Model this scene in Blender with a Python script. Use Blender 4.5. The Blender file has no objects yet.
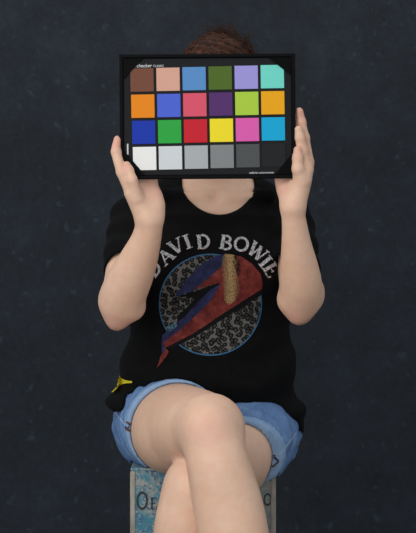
import bpy, bmesh, math, random
import numpy as np
from mathutils import Vector, Matrix
from mathutils.bvhtree import BVHTree

random.seed(7)
S = bpy.context.scene
COL = S.collection
PI = math.pi
V = Vector

# ------------------------------------------------------------ camera
CAM_Y, CAM_Z, FPX = -3.0, 0.88, 1500.0
cd = bpy.data.cameras.new('camera'); cam = bpy.data.objects.new('camera', cd); COL.objects.link(cam)
cam.location = (0, CAM_Y, CAM_Z); cam.rotation_euler = (PI/2, 0, 0)
cd.sensor_fit = 'HORIZONTAL'; cd.sensor_width = 36; cd.lens = FPX/416*36
S.camera = cam

# ------------------------------------------------------------ world, lights, exposure
S.view_settings.view_transform = 'Standard'; S.view_settings.look = 'None'
S.view_settings.gamma = 1; S.view_settings.use_curve_mapping = False
S.view_settings.exposure = 0.0
w = bpy.data.worlds.new('world'); S.world = w; w.use_nodes = True
w.node_tree.nodes['Background'].inputs[0].default_value = (0.9, 0.95, 1, 1)
w.node_tree.nodes['Background'].inputs[1].default_value = 0.58

def area(name, loc, target, size, power, col=(1, 1, 1)):
    l = bpy.data.lights.new(name, 'AREA'); l.shape = 'RECTANGLE'; l.size, l.size_y = size
    l.energy = power; l.color = col
    o = bpy.data.objects.new(name, l); COL.objects.link(o); o.location = loc
    o.rotation_euler = (V(target)-V(loc)).to_track_quat('-Z', 'Y').to_euler()
    return o
area('softbox_key', (-1.35, -2.4, 2.0), (0, 0, 0.85), (2.2, 2.2), 35.5, (1, 0.985, 0.965))
area('added_fill', (-0.5, -3.3, 0.75), (0, 0, 0.75), (2.2, 1.2), 17, (1, 0.985, 0.97))  # unseen low fill, placed here to brighten the near thigh
area('added_backdrop_light', (0, .35, 2.7), (0, 1.35, 1.15), (2.4, .4), 9, (1, 0.97, 0.95))  # unseen overhead lamp, added to make the backdrop brighter towards its top

# ------------------------------------------------------------ helpers
def Wp(px, py, y):
    s = (y-CAM_Y)/FPX
    return np.array([(px-208)*s, y, CAM_Z-(py-266.5)*s])

def lin(c):
    c = c/255.0
    return c/12.92 if c <= 0.04045 else ((c+0.055)/1.055)**2.4
def rgb(r, g, b, k=1.0): return (lin(r)*k, lin(g)*k, lin(b)*k, 1)

class NT:
    def __init__(s, name):
        s.m = bpy.data.materials.new(name); s.m.use_nodes = True
        s.t = s.m.node_tree; s.b = s.t.nodes['Principled BSDF']; s.out = s.t.nodes['Material Output']
        s.tc = s.t.nodes.new('ShaderNodeTexCoord')
    def n(s, typ, ins=None, **kw):
        nd = s.t.nodes.new(typ)
        for k, v in kw.items(): setattr(nd, k, v)
        for k, v in (ins or {}).items():
            if hasattr(v, 'node') and hasattr(v, 'is_output'): s.t.links.new(v, nd.inputs[k])
            else: nd.inputs[k].default_value = v
        return nd
    def noise(s, scale, detail=4, rough=.55, vec=None):
        return s.n('ShaderNodeTexNoise', {'Vector': vec or s.tc.outputs['Object'], 'Scale': scale, 'Detail': detail, 'Roughness': rough}).outputs['Fac']
    def ramp(s, fac, stops, interp='LINEAR'):
        r = s.n('ShaderNodeValToRGB', {'Fac': fac}); cr = r.color_ramp; cr.interpolation = interp
        while len(cr.elements) < len(stops): cr.elements.new(.5)
        for e, (p, c) in zip(cr.elements, stops): e.position = p; e.color = c
        return r.outputs['Color']
    def mix(s, fac, a, b, mode='MIX'):
        m = s.n('ShaderNodeMix', data_type='RGBA', blend_type=mode)
        for i, v in ((0, fac), (6, a), (7, b)):
            if hasattr(v, 'is_output'): s.t.links.new(v, m.inputs[i])
            else: m.inputs[i].default_value = v
        return m.outputs[2]
    def set(s, **kw):
        for k, v in kw.items():
            k = k.replace('_', ' ')
            if hasattr(v, 'is_output'): s.t.links.new(v, s.b.inputs[k])
            else: s.b.inputs[k].default_value = v
        return s
    def bump(s, h, strength, dist=.001):
        b = s.n('ShaderNodeBump', {'Height': h, 'Strength': strength, 'Distance': dist})
        s.t.links.new(b.outputs[0], s.b.inputs['Normal'])
    def map(s, scale=(1, 1, 1), rot=(0, 0, 0)):
        return s.n('ShaderNodeMapping', {'Vector': s.tc.outputs['Object'], 'Scale': scale, 'Rotation': rot}).outputs[0]

def simple(name, col, rough=.5, spec=.5, metal=0):
    m = NT(name); nz = m.noise(180, 3)
    c = m.mix(nz, tuple(x*.93 for x in col[:3])+(1,), tuple(min(1, x*1.05) for x in col[:3])+(1,))
    m.set(Base_Color=c, Roughness=rough, Specular_IOR_Level=spec, Metallic=metal)
    return m.m

def link(o, parent=None):
    COL.objects.link(o)
    if parent: o.parent = parent
    return o

def empty(name, loc, label, cat, group=None):
    o = bpy.data.objects.new(name, None); COL.objects.link(o); o.location = loc; o.empty_display_size = .05
    o['label'] = label; o['category'] = cat
    if group: o['group'] = group
    return o

def mesh_np(name, v, f, mat, parent=None, smooth=True):
    """v Nx3, f Mx4 (or Mx3) numpy"""
    me = bpy.data.meshes.new(name); k = f.shape[1]
    me.vertices.add(len(v)); me.vertices.foreach_set('co', v.astype(np.float32).ravel())
    me.loops.add(f.size); me.loops.foreach_set('vertex_index', f.astype(np.int32).ravel())
    me.polygons.add(len(f)); me.polygons.foreach_set('loop_start', (np.arange(len(f))*k).astype(np.int32))
    me.polygons.foreach_set('loop_total', np.full(len(f), k, np.int32))
    me.update(calc_edges=True)
    if smooth: me.polygons.foreach_set('use_smooth', np.ones(len(f), bool))
    me.materials.append(mat)
    return link(bpy.data.objects.new(name, me), parent)

def bm_obj(name, bm, mat, parent=None, smooth=False, loc=None):
    me = bpy.data.meshes.new(name); bmesh.ops.recalc_face_normals(bm, faces=bm.faces); bm.to_mesh(me); bm.free()
    me.materials.append(mat)
    if smooth: me.polygons.foreach_set('use_smooth', np.ones(len(me.polygons), bool))
    o = link(bpy.data.objects.new(name, me), parent)
    if loc is not None: o.location = loc
    return o

def add_box(bm, lo, hi, bevel=0):
    vs = [bm.verts.new((x, y, z)) for x in (lo[0], hi[0]) for y in (lo[1], hi[1]) for z in (lo[2], hi[2])]
    fs = [bm.faces.new([vs[i] for i in q]) for q in ((0, 1, 3, 2), (4, 6, 7, 5), (0, 4, 5, 1), (2, 3, 7, 6), (0, 2, 6, 4), (1, 5, 7, 3))]
    bmesh.ops.recalc_face_normals(bm, faces=fs)
    if bevel:
        es = list({e for f in fs for e in f.edges})
        bmesh.ops.bevel(bm, geom=es, offset=bevel, segments=2, affect='EDGES', profile=.6)

def add_prism(bm, pts, y0, y1):
    a = [bm.verts.new((x, y0, z)) for x, z in pts]; b = [bm.verts.new((x, y1, z)) for x, z in pts]
    bm.faces.new(a); bm.faces.new(b[::-1])
    for i in range(len(pts)):
        j = (i+1) % len(pts); bm.faces.new((a[i], b[i], b[j], a[j]))

# ------------------------------------------------------------ implicit surfaces
def axis(lo, hi, fine, hf, hc):
    out = [lo]
    while out[-1] < hi:
        x = out[-1]; h = hf if any(a <= x <= b for a, b in fine) else hc
        out.append(x+h)
    return np.array(out, np.float32)
GX = axis(-.24, .24, [(-.19, -.07), (.10, .20)], .0019, .0036)
GY = axis(-.66, .20, [(-.345, -.235)], .0019, .0036)
GZ = axis(-.012, 1.40, [(.92, 1.19)], .0019, .0040)

class F:
    """scalar field on a box of the shared grid"""
    def __init__(s, lo, hi):
        s.i = [(max(0, int(np.searchsorted(g, a))-1), min(len(g), int(np.searchsorted(g, b))+1)) for g, a, b in zip((GX, GY, GZ), lo, hi)]
        (a, b), (c, d), (e, f) = s.i
        s.d = np.ones((b-a, d-c, f-e), np.float32)
    def box(s, lo, hi):
        sl = []
        for g, a, b, (i0, i1) in zip((GX, GY, GZ), lo, hi, s.i):
            j0 = max(i0, int(np.searchsorted(g, a))); j1 = min(i1, int(np.searchsorted(g, b)))
            if j1 <= j0: return None
            sl.append((j0, j1))
        pts = [GX[sl[0][0]:sl[0][1]][:, None, None], GY[sl[1][0]:sl[1][1]][None, :, None], GZ[sl[2][0]:sl[2][1]][None, None, :]]
        idx = tuple(slice(j0-i0, j1-i0) for (j0, j1), (i0, i1) in zip(sl, s.i))
        return pts, idx
    def put(s, lo, hi, fn, k, op='u'):
        m = k+.014
        r = s.box(np.array(lo)-m, np.array(hi)+m)
        if r is None: return s
        (X, Y, Z), idx = r
        n = fn(X, Y, Z).astype(np.float32); o = s.d[idx]
        s.d[idx] = smin(o, n, k) if op == 'u' else -smin(-o, n, k)
        return s
    def cone(s, a, b, ra, rb, k=.01, sq=None, op='u'):
        a = np.array(a, np.float32); b = np.array(b, np.float32); ab = b-a; L2 = float(ab@ab)+1e-12
        r = max(ra, rb); e = r
        if sq is not None:
            n, fct = sq; n = np.array(n, np.float32); n /= np.linalg.norm(n)
            if fct > 1: e = r*1.0
            else: e = r/fct
        def fn(X, Y, Z):
            x, y, z = X-a[0], Y-a[1], Z-a[2]
            t = np.clip((x*ab[0]+y*ab[1]+z*ab[2])/L2, 0, 1)
            x, y, z = x-t*ab[0], y-t*ab[1], z-t*ab[2]
            if sq is not None:
                q = (x*n[0]+y*n[1]+z*n[2])*(fct-1)
                x, y, z = x+q*n[0], y+q*n[1], z+q*n[2]
            return np.sqrt(x*x+y*y+z*z)-(ra+(rb-ra)*t)
        return s.put(np.minimum(a, b)-e, np.maximum(a, b)+e, fn, k, op)
    def chain(s, pts, k=.01, sq=None, sub=9):
        """one limb: a spline through the joints, radius running smoothly along it"""
        Q = np.array([list(p)+[r] for p, r in pts], float)
        if len(Q) > 2:
            E = np.vstack([2*Q[0]-Q[1], Q, 2*Q[-1]-Q[-2]]); out = []
            for i in range(1, len(E)-2):
                for j in range(sub):
                    t = j/sub; p0, p1, p2, p3 = E[i-1:i+3]
                    out.append(.5*(2*p1+(p2-p0)*t+(2*p0-5*p1+4*p2-p3)*t*t+(3*p1-p0-3*p2+p3)*t**3))
            out.append(E[-2]); Q = np.array(out)
        Q = Q.astype(np.float32); e = Q[:, 3].max()*1.05
        n = None
        if sq is not None: n = np.array(sq[0], np.float32); n /= np.linalg.norm(n); e = e/min(1, sq[1])
        def fn(X, Y, Z):
            best = None
            for a, b in zip(Q, Q[1:]):
                ab = b[:3]-a[:3]; L2 = float(ab@ab)+1e-12
                x, y, z = X-a[0], Y-a[1], Z-a[2]
                t = np.clip((x*ab[0]+y*ab[1]+z*ab[2])/L2, 0, 1)
                x, y, z = x-t*ab[0], y-t*ab[1], z-t*ab[2]
                if n is not None:
                    q = (x*n[0]+y*n[1]+z*n[2])*(sq[1]-1); x, y, z = x+q*n[0], y+q*n[1], z+q*n[2]
                d = np.sqrt(x*x+y*y+z*z)-(a[3]+(b[3]-a[3])*t)
                best = d if best is None else np.minimum(best, d)
            return best
        return s.put(Q[:, :3].min(0)-e, Q[:, :3].max(0)+e, fn, k)
    def ell(s, c, r, k=.01, rot=None, op='u'):
        c = np.array(c, float); r = np.array(r, float); R = np.array(rot) if rot is not None else np.eye(3)
        e = max(r); m = float(min(r))
        def fn(X, Y, Z):
            x, y, z = X-c[0], Y-c[1], Z-c[2]
            u = (R[0, 0]*x+R[1, 0]*y+R[2, 0]*z)/r[0]; v = (R[0, 1]*x+R[1, 1]*y+R[2, 1]*z)/r[1]; w = (R[0, 2]*x+R[1, 2]*y+R[2, 2]*z)/r[2]
            k0 = np.sqrt(u*u+v*v+w*w)+1e-6
            k1 = np.sqrt((u/r[0])**2+(v/r[1])**2+(w/r[2])**2)+1e-6
            return k0*(k0-1)/k1
        if rot is None: return s.put(c-r, c+r, fn, k, op)
        return s.put(c-e, c+e, fn, k, op)
    def loft(s, prof, k=.01, p=2.3, disp=None):
        """prof rows: z, cx, cy, a, b  (ascending z)"""
        P = np.array(prof, float)
        def fn(X, Y, Z):
            z = Z.ravel()
            cx, cy, a, b = (np.interp(z, P[:, 0], P[:, i]).astype(np.float32)[None, None, :] for i in (1, 2, 3, 4))
            q = (np.abs((X-cx)/a)**p+np.abs((Y-cy)/b)**p)**(1/p)
            d = (q-1)*np.minimum(a, b)
            e = np.maximum(P[0, 0]-Z, Z-P[-1, 0])
            d = np.where(e > 0, np.sqrt(np.maximum(d, 0)**2+e*e), np.maximum(d, e))
            return d+(disp(X, Y, Z) if disp else 0)
        r = P[:, 3:5].max()
        return s.put((P[:, 1].min()-P[:, 3].max(), P[:, 2].min()-P[:, 4].max(), P[0, 0]), (P[:, 1].max()+P[:, 3].max(), P[:, 2].max()+P[:, 4].max(), P[-1, 0]), fn, k)
    def merge(s, o, k=.004, op='u', off=0.0):
        sl_s, sl_o = [], []
        for (a, b), (c, d) in zip(s.i, o.i):
            lo, hi = max(a, c), min(b, d)
            if hi <= lo: return s
            sl_s.append(slice(lo-a, hi-a)); sl_o.append(slice(lo-c, hi-c))
        A = s.d[tuple(sl_s)]; B = o.d[tuple(sl_o)]-off
        s.d[tuple(sl_s)] = smin(A, B, k) if op == 'u' else -smin(-A, B, k)
        return s
    def clip(s, fn):
        (a, b), (c, d), (e, f) = s.i
        s.d = np.maximum(s.d, fn(GX[a:b][:, None, None], GY[c:d][None, :, None], GZ[e:f][None, None, :])).astype(np.float32)
        return s
    def mesh(s):
        d = s.d.copy(); (a, b), (c, e), (f, g) = s.i
        d[0], d[-1], d[:, 0], d[:, -1], d[:, :, 0], d[:, :, -1] = 1, 1, 1, 1, 1, 1
        ins = d < 0
        cnt = np.zeros(tuple(n-1 for n in d.shape), np.int8)
        for i in (0, 1):
            for j in (0, 1):
                for k in (0, 1):
                    cnt += ins[i:i-1 or None, j:j-1 or None, k:k-1 or None]
        act = (cnt > 0) & (cnt < 8)
        ix = np.argwhere(act); N = len(ix)
        vid = np.full(act.shape, -1, np.int32); vid[act] = np.arange(N)
        gx, gy, gz = GX[a:b], GY[c:e], GZ[f:g]
        acc = np.zeros((N, 3)); num = np.zeros(N)
        cor = [(i, j, k) for i in (0, 1) for j in (0, 1) for k in (0, 1)]
        def P(q): return np.stack([gx[ix[:, 0]+q[0]], gy[ix[:, 1]+q[1]], gz[ix[:, 2]+q[2]]], 1)
        def D(q): return d[ix[:, 0]+q[0], ix[:, 1]+q[1], ix[:, 2]+q[2]]
        for q in cor:
            for ax in range(3):
                if q[ax]: continue
                r = list(q); r[ax] = 1
                d0, d1 = D(q), D(r); m = (d0 < 0) != (d1 < 0)
                t = np.where(m, d0/np.where(m, d0-d1, 1), 0)[:, None]
                acc += m[:, None]*(P(q)*(1-t)+P(r)*t); num += m
        v = acc/num[:, None]
        quads = []
        for ax in range(3):
            o1, o2 = [(1, 2), (2, 0), (0, 1)][ax]
            sl0 = [slice(1, n-1) for n in d.shape]; sl1 = list(sl0)
            sl0[ax] = slice(0, d.shape[ax]-1); sl1[ax] = slice(1, d.shape[ax])
            A, B = ins[tuple(sl0)], ins[tuple(sl1)]
            for flip, msk in ((0, A & ~B), (1, ~A & B)):
                e_ = np.argwhere(msk)
                for kx in range(3):
                    if kx != ax: e_[:, kx] += 1
                def vi(p, q):
                    t = e_.copy(); t[:, o1] -= p; t[:, o2] -= q
                    return vid[t[:, 0], t[:, 1], t[:, 2]]
                qd = np.stack([vi(1, 1), vi(0, 1), vi(0, 0), vi(1, 0)], 1)
                quads.append(qd[:, ::-1] if flip else qd)
        return v, np.concatenate(quads)

def relax(v, f, wt, n):
    """even out the grid's facets; wt per vertex"""
    e = np.concatenate([f[:, [0, 1]], f[:, [1, 2]], f[:, [2, 3]], f[:, [3, 0]]])
    N = len(v); deg = np.bincount(e.ravel(), minlength=N)[:, None].astype(float)
    for i in range(n):
        for lam in (.6, -.53):
            a = np.stack([np.bincount(e[:, 0], v[e[:, 1], k], N)+np.bincount(e[:, 1], v[e[:, 0], k], N) for k in range(3)], 1)/np.maximum(deg, 1)
            v = v+(a-v)*lam*wt[:, None]
    return v

def smin(a, b, k):
    if k <= 0: return np.minimum(a, b)
    h = np.clip(.5+.5*(b-a)/k, 0, 1)
    return b*(1-h)+a*h-k*h*(1-h)

# ------------------------------------------------------------ materials
def mat_skin():
    m = NT('skin')
    n1 = m.noise(9, 4); n2 = m.noise(55, 5, .6); n3 = m.noise(900, 2)
    c = m.ramp(n1, [(.3, (.74, .455, .312, 1)), (.7, (.84, .545, .395, 1))])
    c = m.mix(.35, c, m.ramp(n2, [(.35, (.78, .455, .32, 1)), (.65, (.82, .60, .435, 1))]))
    # rosy knuckles, elbows and knee, kept where they are on the body
    def blush(c, p, r, col=(.72, .33, .26, 1), amt=.5):
        g = m.n('ShaderNodeVectorMath', {0: m.tc.outputs['Object'], 1: tuple(float(x) for x in p)}, operation='DISTANCE').outputs['Value']
        mr = m.n('ShaderNodeMapRange', {0: g, 1: 0.0, 2: r, 3: amt, 4: 0.0}, interpolation_type='SMOOTHSTEP').outputs[0]
        return m.mix(mr, c, col)
    for px, py, y, r, am in ((118, 322, -.2, .05, .45), (298, 316, -.2, .05, .45), (300, 112, -.29, .03, .7), (119, 142, -.3, .035, .7),
                             (126, 166, -.32, .02, .6), (150, 190, -.28, .035, .55), (208, 430, -.46, .06, .3), (283, 186, -.29, .03, .5), (296, 150, -.31, .03, .45)):
        c = blush(c, Wp(px, py, y), r, amt=am)
    c = blush(c, (.018, -.094, 1.176), .022, (.50, .17, .14, 1), .9)
    for px, py, y in ((200, 409, -.44), (151, 401, -.27), (118, 291, -.25)):
        c = blush(c, Wp(px, py, y), .0035, (.42, .12, .08, 1), .7)
    m.set(Base_Color=c, Roughness=.52, Specular_IOR_Level=.35, Subsurface_Weight=.12, Subsurface_Scale=.01, Subsurface_Radius=(1, .35, .2))
    m.bump(n3, .12, .0004)
    return m.m

def mat_shirt():
    m = NT('black_jersey'); n = m.noise(60, 5)
    c = m.ramp(n, [(.3, (.0026, .0027, .0030, 1)), (.7, (.0042, .0043, .0047, 1))])
    m.set(Base_Color=c, Roughness=.85, Specular_IOR_Level=.08, Sheen_Weight=.012, Sheen_Roughness=.5)
    m.bump(m.noise(1400, 2), .2, .0004)
    return m.m

def mat_denim(name, a, b, c0):
    m = NT(name)
    n = m.noise(32, 7, .68); wv = m.noise(900, 2, .6, m.map((1, 1, .25))); st = m.noise(260, 3, .6, m.map((1, .3, .3)))
    c = m.ramp(n, [(.28, a), (.5, b), (.75, c0)])
    c = m.mix(.28, c, m.ramp(st, [(.3, a), (.7, c0)]))
    c = m.mix(.2, c, m.ramp(wv, [(.35, a), (.65, c0)]))
    m.set(Base_Color=c, Roughness=.85, Specular_IOR_Level=.2)
    m.bump(st, .35, .0008)
    return m.m

def mat_backdrop():
    m = NT('painted_backdrop')
    n1 = m.noise(2.2, 6, .6); n2 = m.noise(7, 9, .7); n3 = m.noise(60, 6, .7)
    c = m.ramp(n1, [(.3, (0.0186, 0.0222, 0.0273, 1)), (.7, (0.0267, 0.0330, 0.0435, 1))])
    c = m.mix(.75, c, m.ramp(n2, [(.38, (0.0155, 0.0180, 0.0209, 1)), (.55, (0.0229, 0.0282, 0.0365, 1)), (.68, (0.0322, 0.0408, 0.0545, 1))]))
    c = m.mix(.3, c, m.ramp(n3, [(.3, (0.0124, 0.0144, 0.0174, 1)), (.7, (0.0347, 0.0432, 0.0545, 1))]))
    sp = m.noise(38, 3, .5)
    c = m.mix(m.ramp(sp, [(.64, (0, 0, 0, 1)), (.74, (.4, .4, .4, 1))]), c, (.05, .07, .085, 1))
    m.set(Base_Color=c, Roughness=.9, Specular_IOR_Level=.15)
    m.bump(n3, .15, .002)
    return m.m

SKIN = mat_skin(); SHIRT = mat_shirt()
DENIM = mat_denim('denim', (.06, .13, .30, 1), (.105, .205, .41, 1), (.23, .36, .57, 1))
CUFF = mat_denim('denim_cuff', (.16, .27, .46, 1), (.225, .36, .56, 1), (.34, .48, .66, 1))

# ------------------------------------------------------------ setting
bm = bmesh.new(); add_box(bm, (-3, 1.35, 0), (3, 1.39, 3.0))
wall = bm_obj('wall_back', bm, mat_backdrop()); wall['kind'] = 'structure'; wall['label'] = 'dark blue-grey mottled painted backdrop wall'
mf = NT('floor_paint'); mf.set(Base_Color=mf.ramp(mf.noise(6, 6), [(.3, (.018, .02, .023, 1)), (.7, (.03, .033, .038, 1))]), Roughness=.8)
bm = bmesh.new(); add_box(bm, (-3, -3.4, -.04), (3, 1.39, 0))
fl = bm_obj('floor', bm, mf.m); fl['kind'] = 'structure'; fl['label'] = 'dark studio floor'

# ------------------------------------------------------------ the stool
def mat_stool():
    m = NT('distressed_paint')
    v = m.map((1, 1, .8))
    n1 = m.noise(26, 7, .7, v); n2 = m.noise(110, 6, .75, v); n3 = m.noise(220, 3, .6)
    c = m.ramp(n1, [(.36, (.035, .17, .25, 1)), (.49, (.07, .25, .33, 1)), (.53, (.26, .30, .29, 1)), (.62, (.46, .43, .36, 1))])
    c = m.mix(m.ramp(n2, [(.46, (0, 0, 0, 1)), (.56, (1, 1, 1, 1))]), c, m.ramp(n3, [(.38, (.02, .06, .17, 1)), (.5, (.07, .20, .28, 1)), (.62, (.42, .39, .33, 1))]))
    g = m.n('ShaderNodeSeparateXYZ', {0: m.tc.outputs['Object']}).outputs[0]
    mr = m.n('ShaderNodeMapRange', {0: g, 1: -.02, 2: .12, 3: 0.0, 4: .75}).outputs[0]
    c = m.mix(mr, c, m.ramp(n2, [(.35, (.13, .17, .16, 1)), (.65, (.42, .40, .34, 1))]))
    m.set(Base_Color=c, Roughness=.7); m.bump(n2, .3, .001)
    return m.m
STX0, STX1, STY0, STY1, STZ = -.1465, .1275, -.140, .14, .496
cx, cy = (STX0+STX1)/2, (STY0+STY1)/2
stool = empty('stool', (cx, cy, 0), 'square stool with flaking teal and cream paint and dark lettering under the seated person', 'stool')
hw, hd = (STX1-STX0)/2, (STY1-STY0)/2
ms = mat_stool(); mw = NT('cream_edge_paint')
mw.set(Base_Color=mw.ramp(mw.noise(70, 5, .7, mw.map((1, 1, .2))), [(.3, (.18, .17, .14, 1)), (.6, (.42, .38, .31, 1))]), Roughness=.7)
P_T = .012
bm = bmesh.new(); add_box(bm, (-hw+.008, -hd, .02), (hw-.008, -hd+P_T, STZ-.006)); bm_obj('front_panel', bm, ms, stool)
bm = bmesh.new(); add_box(bm, (-hw+.008, hd-P_T, .02), (hw-.008, hd, STZ-.006)); bm_obj('back_panel', bm, ms, stool)
for sx in (-1, 1):
    bm = bmesh.new(); x = sx*(hw-P_T/2); add_box(bm, (x-P_T/2, -hd+.013, .02), (x+P_T/2, hd-.013, STZ-.006)); bm_obj('side_panel', bm, ms, stool)
    for sy in (-1, 1):
        bm = bmesh.new(); xx, yy = sx*(hw-.003), sy*(hd-.003)
        add_box(bm, (xx-.005, yy-.005, 0), (xx+.005, yy+.005, STZ-.006), .0025); bm_obj('corner_post', bm, mw.m, stool)
bm = bmesh.new(); add_box(bm, (-hw-.001, -hd-.001, STZ-.006), (hw+.001, hd+.001, STZ), .002); bm_obj('seat_top', bm, ms, stool)

# ------------------------------------------------------------ letters from pen strokes (flat print)
def glyph(ch):
    """strokes: (polyline, half width) in a cell of height 1"""
    T, t = .098, .034
    def arc(cx, cy, rx, ry, a0, a1, n=18): return [(cx+rx*math.cos(math.radians(a0+(a1-a0)*i/n)), cy+ry*math.sin(math.radians(a0+(a1-a0)*i/n))) for i in range(n+1)]
    g = {
     'D': [([(.16, 0), (.16, 1)], T), ([(.0, .02), (.34, .02)], t), ([(.0, .98), (.34, .98)], t), (arc(.30, .5, .40, .47, -90, 90), T*.8)],
     'A': [([(.08, 0), (.40, 1)], t*1.3), ([(.38, 1), (.72, 0)], T), ([(.20, .36), (.58, .36)], t), ([(-.04, .02), (.22, .02)], t), ([(.55, .02), (.86, .02)], t)],
     'V': [([(.08, 1), (.40, 0)], T), ([(.42, 0), (.72, 1)], t*1.3), ([(-.05, .98), (.24, .98)], t), ([(.56, .98), (.86, .98)], t)],
     'I': [([(.18, 0), (.18, 1)], T), ([(.0, .02), (.36, .02)], t), ([(.0, .98), (.36, .98)], t)],
     'B': [([(.16, 0), (.16, 1)], T), ([(.0, .02), (.34, .02)], t), ([(.0, .98), (.34, .98)], t), (arc(.30, .75, .26, .23, -90, 90), T*.75), (arc(.30, .27, .34, .26, -90, 90), T*.75)],
     'O': [(arc(.42, .5, .36, .46, 0, 360, 32), T*.8)],
     'W': [([(.06, 1), (.30, 0)], T), ([(.32, 0), (.52, .95)], t*1.3), ([(.48, 1), (.74, 0)], T), ([(.76, 0), (.98, 1)], t*1.3), ([(-.06, .98), (.22, .98)], t), ([(.84, .98), (1.10, .98)], t)],
     'E': [([(.16, 0), (.16, 1)], T), ([(.0, .02), (.62, .02), (.66, .22)], t*1.3), ([(.0, .98), (.60, .98), (.62, .80)], t*1.3), ([(.16, .52), (.46, .52)], t), ([(.46, .42), (.46, .62)], t)],
    }[ch]
    return g
def strokes_bm(strokes, fx, bm, inline=0):
    """each stroke a strip of small quads; fx maps (u,v) to a 3-D point"""
    for pl, hwid in strokes:
        pts = []
        for (a, b) in zip(pl, pl[1:]):
            L = math.hypot(b[0]-a[0], b[1]-a[1]); n = max(1, int(L/.12))
            for i in range(n): pts.append((a[0]+(b[0]-a[0])*i/n, a[1]+(b[1]-a[1])*i/n))
        pts.append(pl[-1]); L_, R_ = [], []
        for i, p in enumerate(pts):
            a = pts[max(0, i-1)]; b = pts[min(len(pts)-1, i+1)]
            dx, dy = b[0]-a[0], b[1]-a[1]; l = math.hypot(dx, dy) or 1; nx, ny = -dy/l*hwid, dx/l*hwid
            L_.append(bm.verts.new(fx(p[0]+nx, p[1]+ny))); R_.append(bm.verts.new(fx(p[0]-nx, p[1]-ny)))
        for i in range(len(pts)-1): bm.faces.new((L_[i], L_[i+1], R_[i+1], R_[i]))

mi = NT('dark_lettering_ink'); mi.set(Base_Color=mi.ramp(mi.noise(300, 4), [(.3, (.010, .012, .016, 1)), (.75, (.05, .06, .07, 1))]), Roughness=.7)
sF = (STY0-CAM_Y)/FPX
for ch, px0, pyb, h, wd in (('O', 136.6, 509.5, 17.6, .76), ('E', 150.5, 509.2, 11.5, .8), ('O', 263.6, 505.3, 11.6, .82)):
    bm = bmesh.new()
    zb = CAM_Z-(pyb-266.5)*sF; x0 = (px0-208)*sF
    strokes_bm(glyph(ch), lambda u, v: (x0-cx+u*h*wd*sF, -hd-.0006, zb+v*h*sF), bm)
    bm_obj('letter', bm, mi.m, stool)

# ------------------------------------------------------------ the person: fields
A = np.array
# --- torso, neck, head
torso = F((-.22, -.16, .46), (.24, .19, 1.38))
torso.loft([(.49, .003, .035, .150, .105), (.54, .003, .035, .170, .118), (.60, .003, .03, .162, .112), (.68, .004, .02, .135, .095),
            (.76, .006, .015, .128, .088), (.86, .008, .012, .138, .095), (.94, .008, .015, .145, .092), (.99, .01, .018, .135, .078), (1.03, .012, .025, .085, .058)], .02)
torso.ell((-.055, -.068, .875), (.062, .045, .062), .03).ell((.072, -.068, .875), (.062, .045, .062), .03)
torso.cone((-.135, .02, .985), (-.03, .025, 1.035), .040, .04, .03).cone((.152, .02, .985), (.05, .025, 1.035), .040, .04, .03)
torso.chain([((.012, .035, 1.01), .060), ((.014, .022, 1.08), .049), ((.015, .020, 1.15), .046)], .03)
# collar bones and sternal notch
torso.cone((-.10, -.045, 1.022), (-.002, -.038, 1.012), .008, .009, .02).cone((.12, -.045, 1.022), (.03, -.038, 1.012), .008, .009, .02)
torso.ell((.014, -.052, 1.018), (.010, .012, .010), .015, op='s')
hx = .018
head = F((-.11, -.14, 1.06), (.14, .15, 1.38))
head.ell((hx, .022, 1.252), (.070, .088, .082), .02).ell((hx, -.020, 1.205), (.058, .068, .075), .03)
head.cone((hx, -.055, 1.150), (hx, -.04, 1.165), .022, .035, .03)                       # chin
head.cone((hx-.035, -.005, 1.175), (hx, -.06, 1.150), .020, .016, .03).cone((hx+.035, -.005, 1.175), (hx, -.06, 1.150), .020, .016, .03)
head.cone((hx, -.082, 1.232), (hx, -.103, 1.203), .0065, .0105, .010)                  # nose
for q in (-1, 1):
    head.ell((hx+q*.0105, -.094, 1.200), (.0075, .009, .0065), .005)
    head.ell((hx+q*.031, -.090, 1.228), (.019, .016, .012), .012, op='s')
    head.cone((hx+q*.014, -.083, 1.243), (hx+q*.045, -.070, 1.245), .006, .005, .010)
    for lz, ly in ((.0065, -.0785), (-.0065, -.0770)):
        head.cone((hx+q*.020, ly-.002, 1.228+lz*.8), (hx+q*.042, ly+.005, 1.228+lz*.8), .0050, .0042, .004)
    head.ell((hx+q*.040, -.058, 1.205), (.018, .018, .016), .02)
    head.ell((hx+q*.072, .018, 1.222), (.008, .017, .030), .006)
    head.ell((hx+q*.080, .012, 1.226), (.005, .010, .018), .004, op='s')
head.ell((hx, -.0885, 1.181), (.022, .009, .0055), .004).ell((hx, -.0875, 1.171), (.019, .009, .006), .004)

# --- arms with hands; each hand's five fingers are chains of their own
def P(px, py, y): return Wp(px, py, y)
def hand(field, side, wrist, mcp, fingers, thumb, extra):
    palm = F(wrist-.13, wrist+.14)
    wv = wrist
    for m_, r in mcp: palm.cone(wv+(m_-wv)*.12, m_, .0145, r, .012)
    for a, ra, b, rb in extra: palm.cone(a, b, ra, rb, .012)
    fg = F(wrist-.13, wrist+.20)
    for ch in fingers:
        one = F(wrist-.13, wrist+.20); one.chain(ch, .0035)
        for (p, r) in ch[1:-1]: one.ell(p, (r*1.07,)*3, .004)
        fg.merge(one, .003)
    one = F(wrist-.13, wrist+.20); one.chain(thumb, .006); fg.merge(one, .002)
    palm_full = F(wrist-.13, wrist+.20); palm_full.merge(palm, 0); palm_full.merge(fg, .007)
    field.merge(palm_full, .012)

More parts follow.
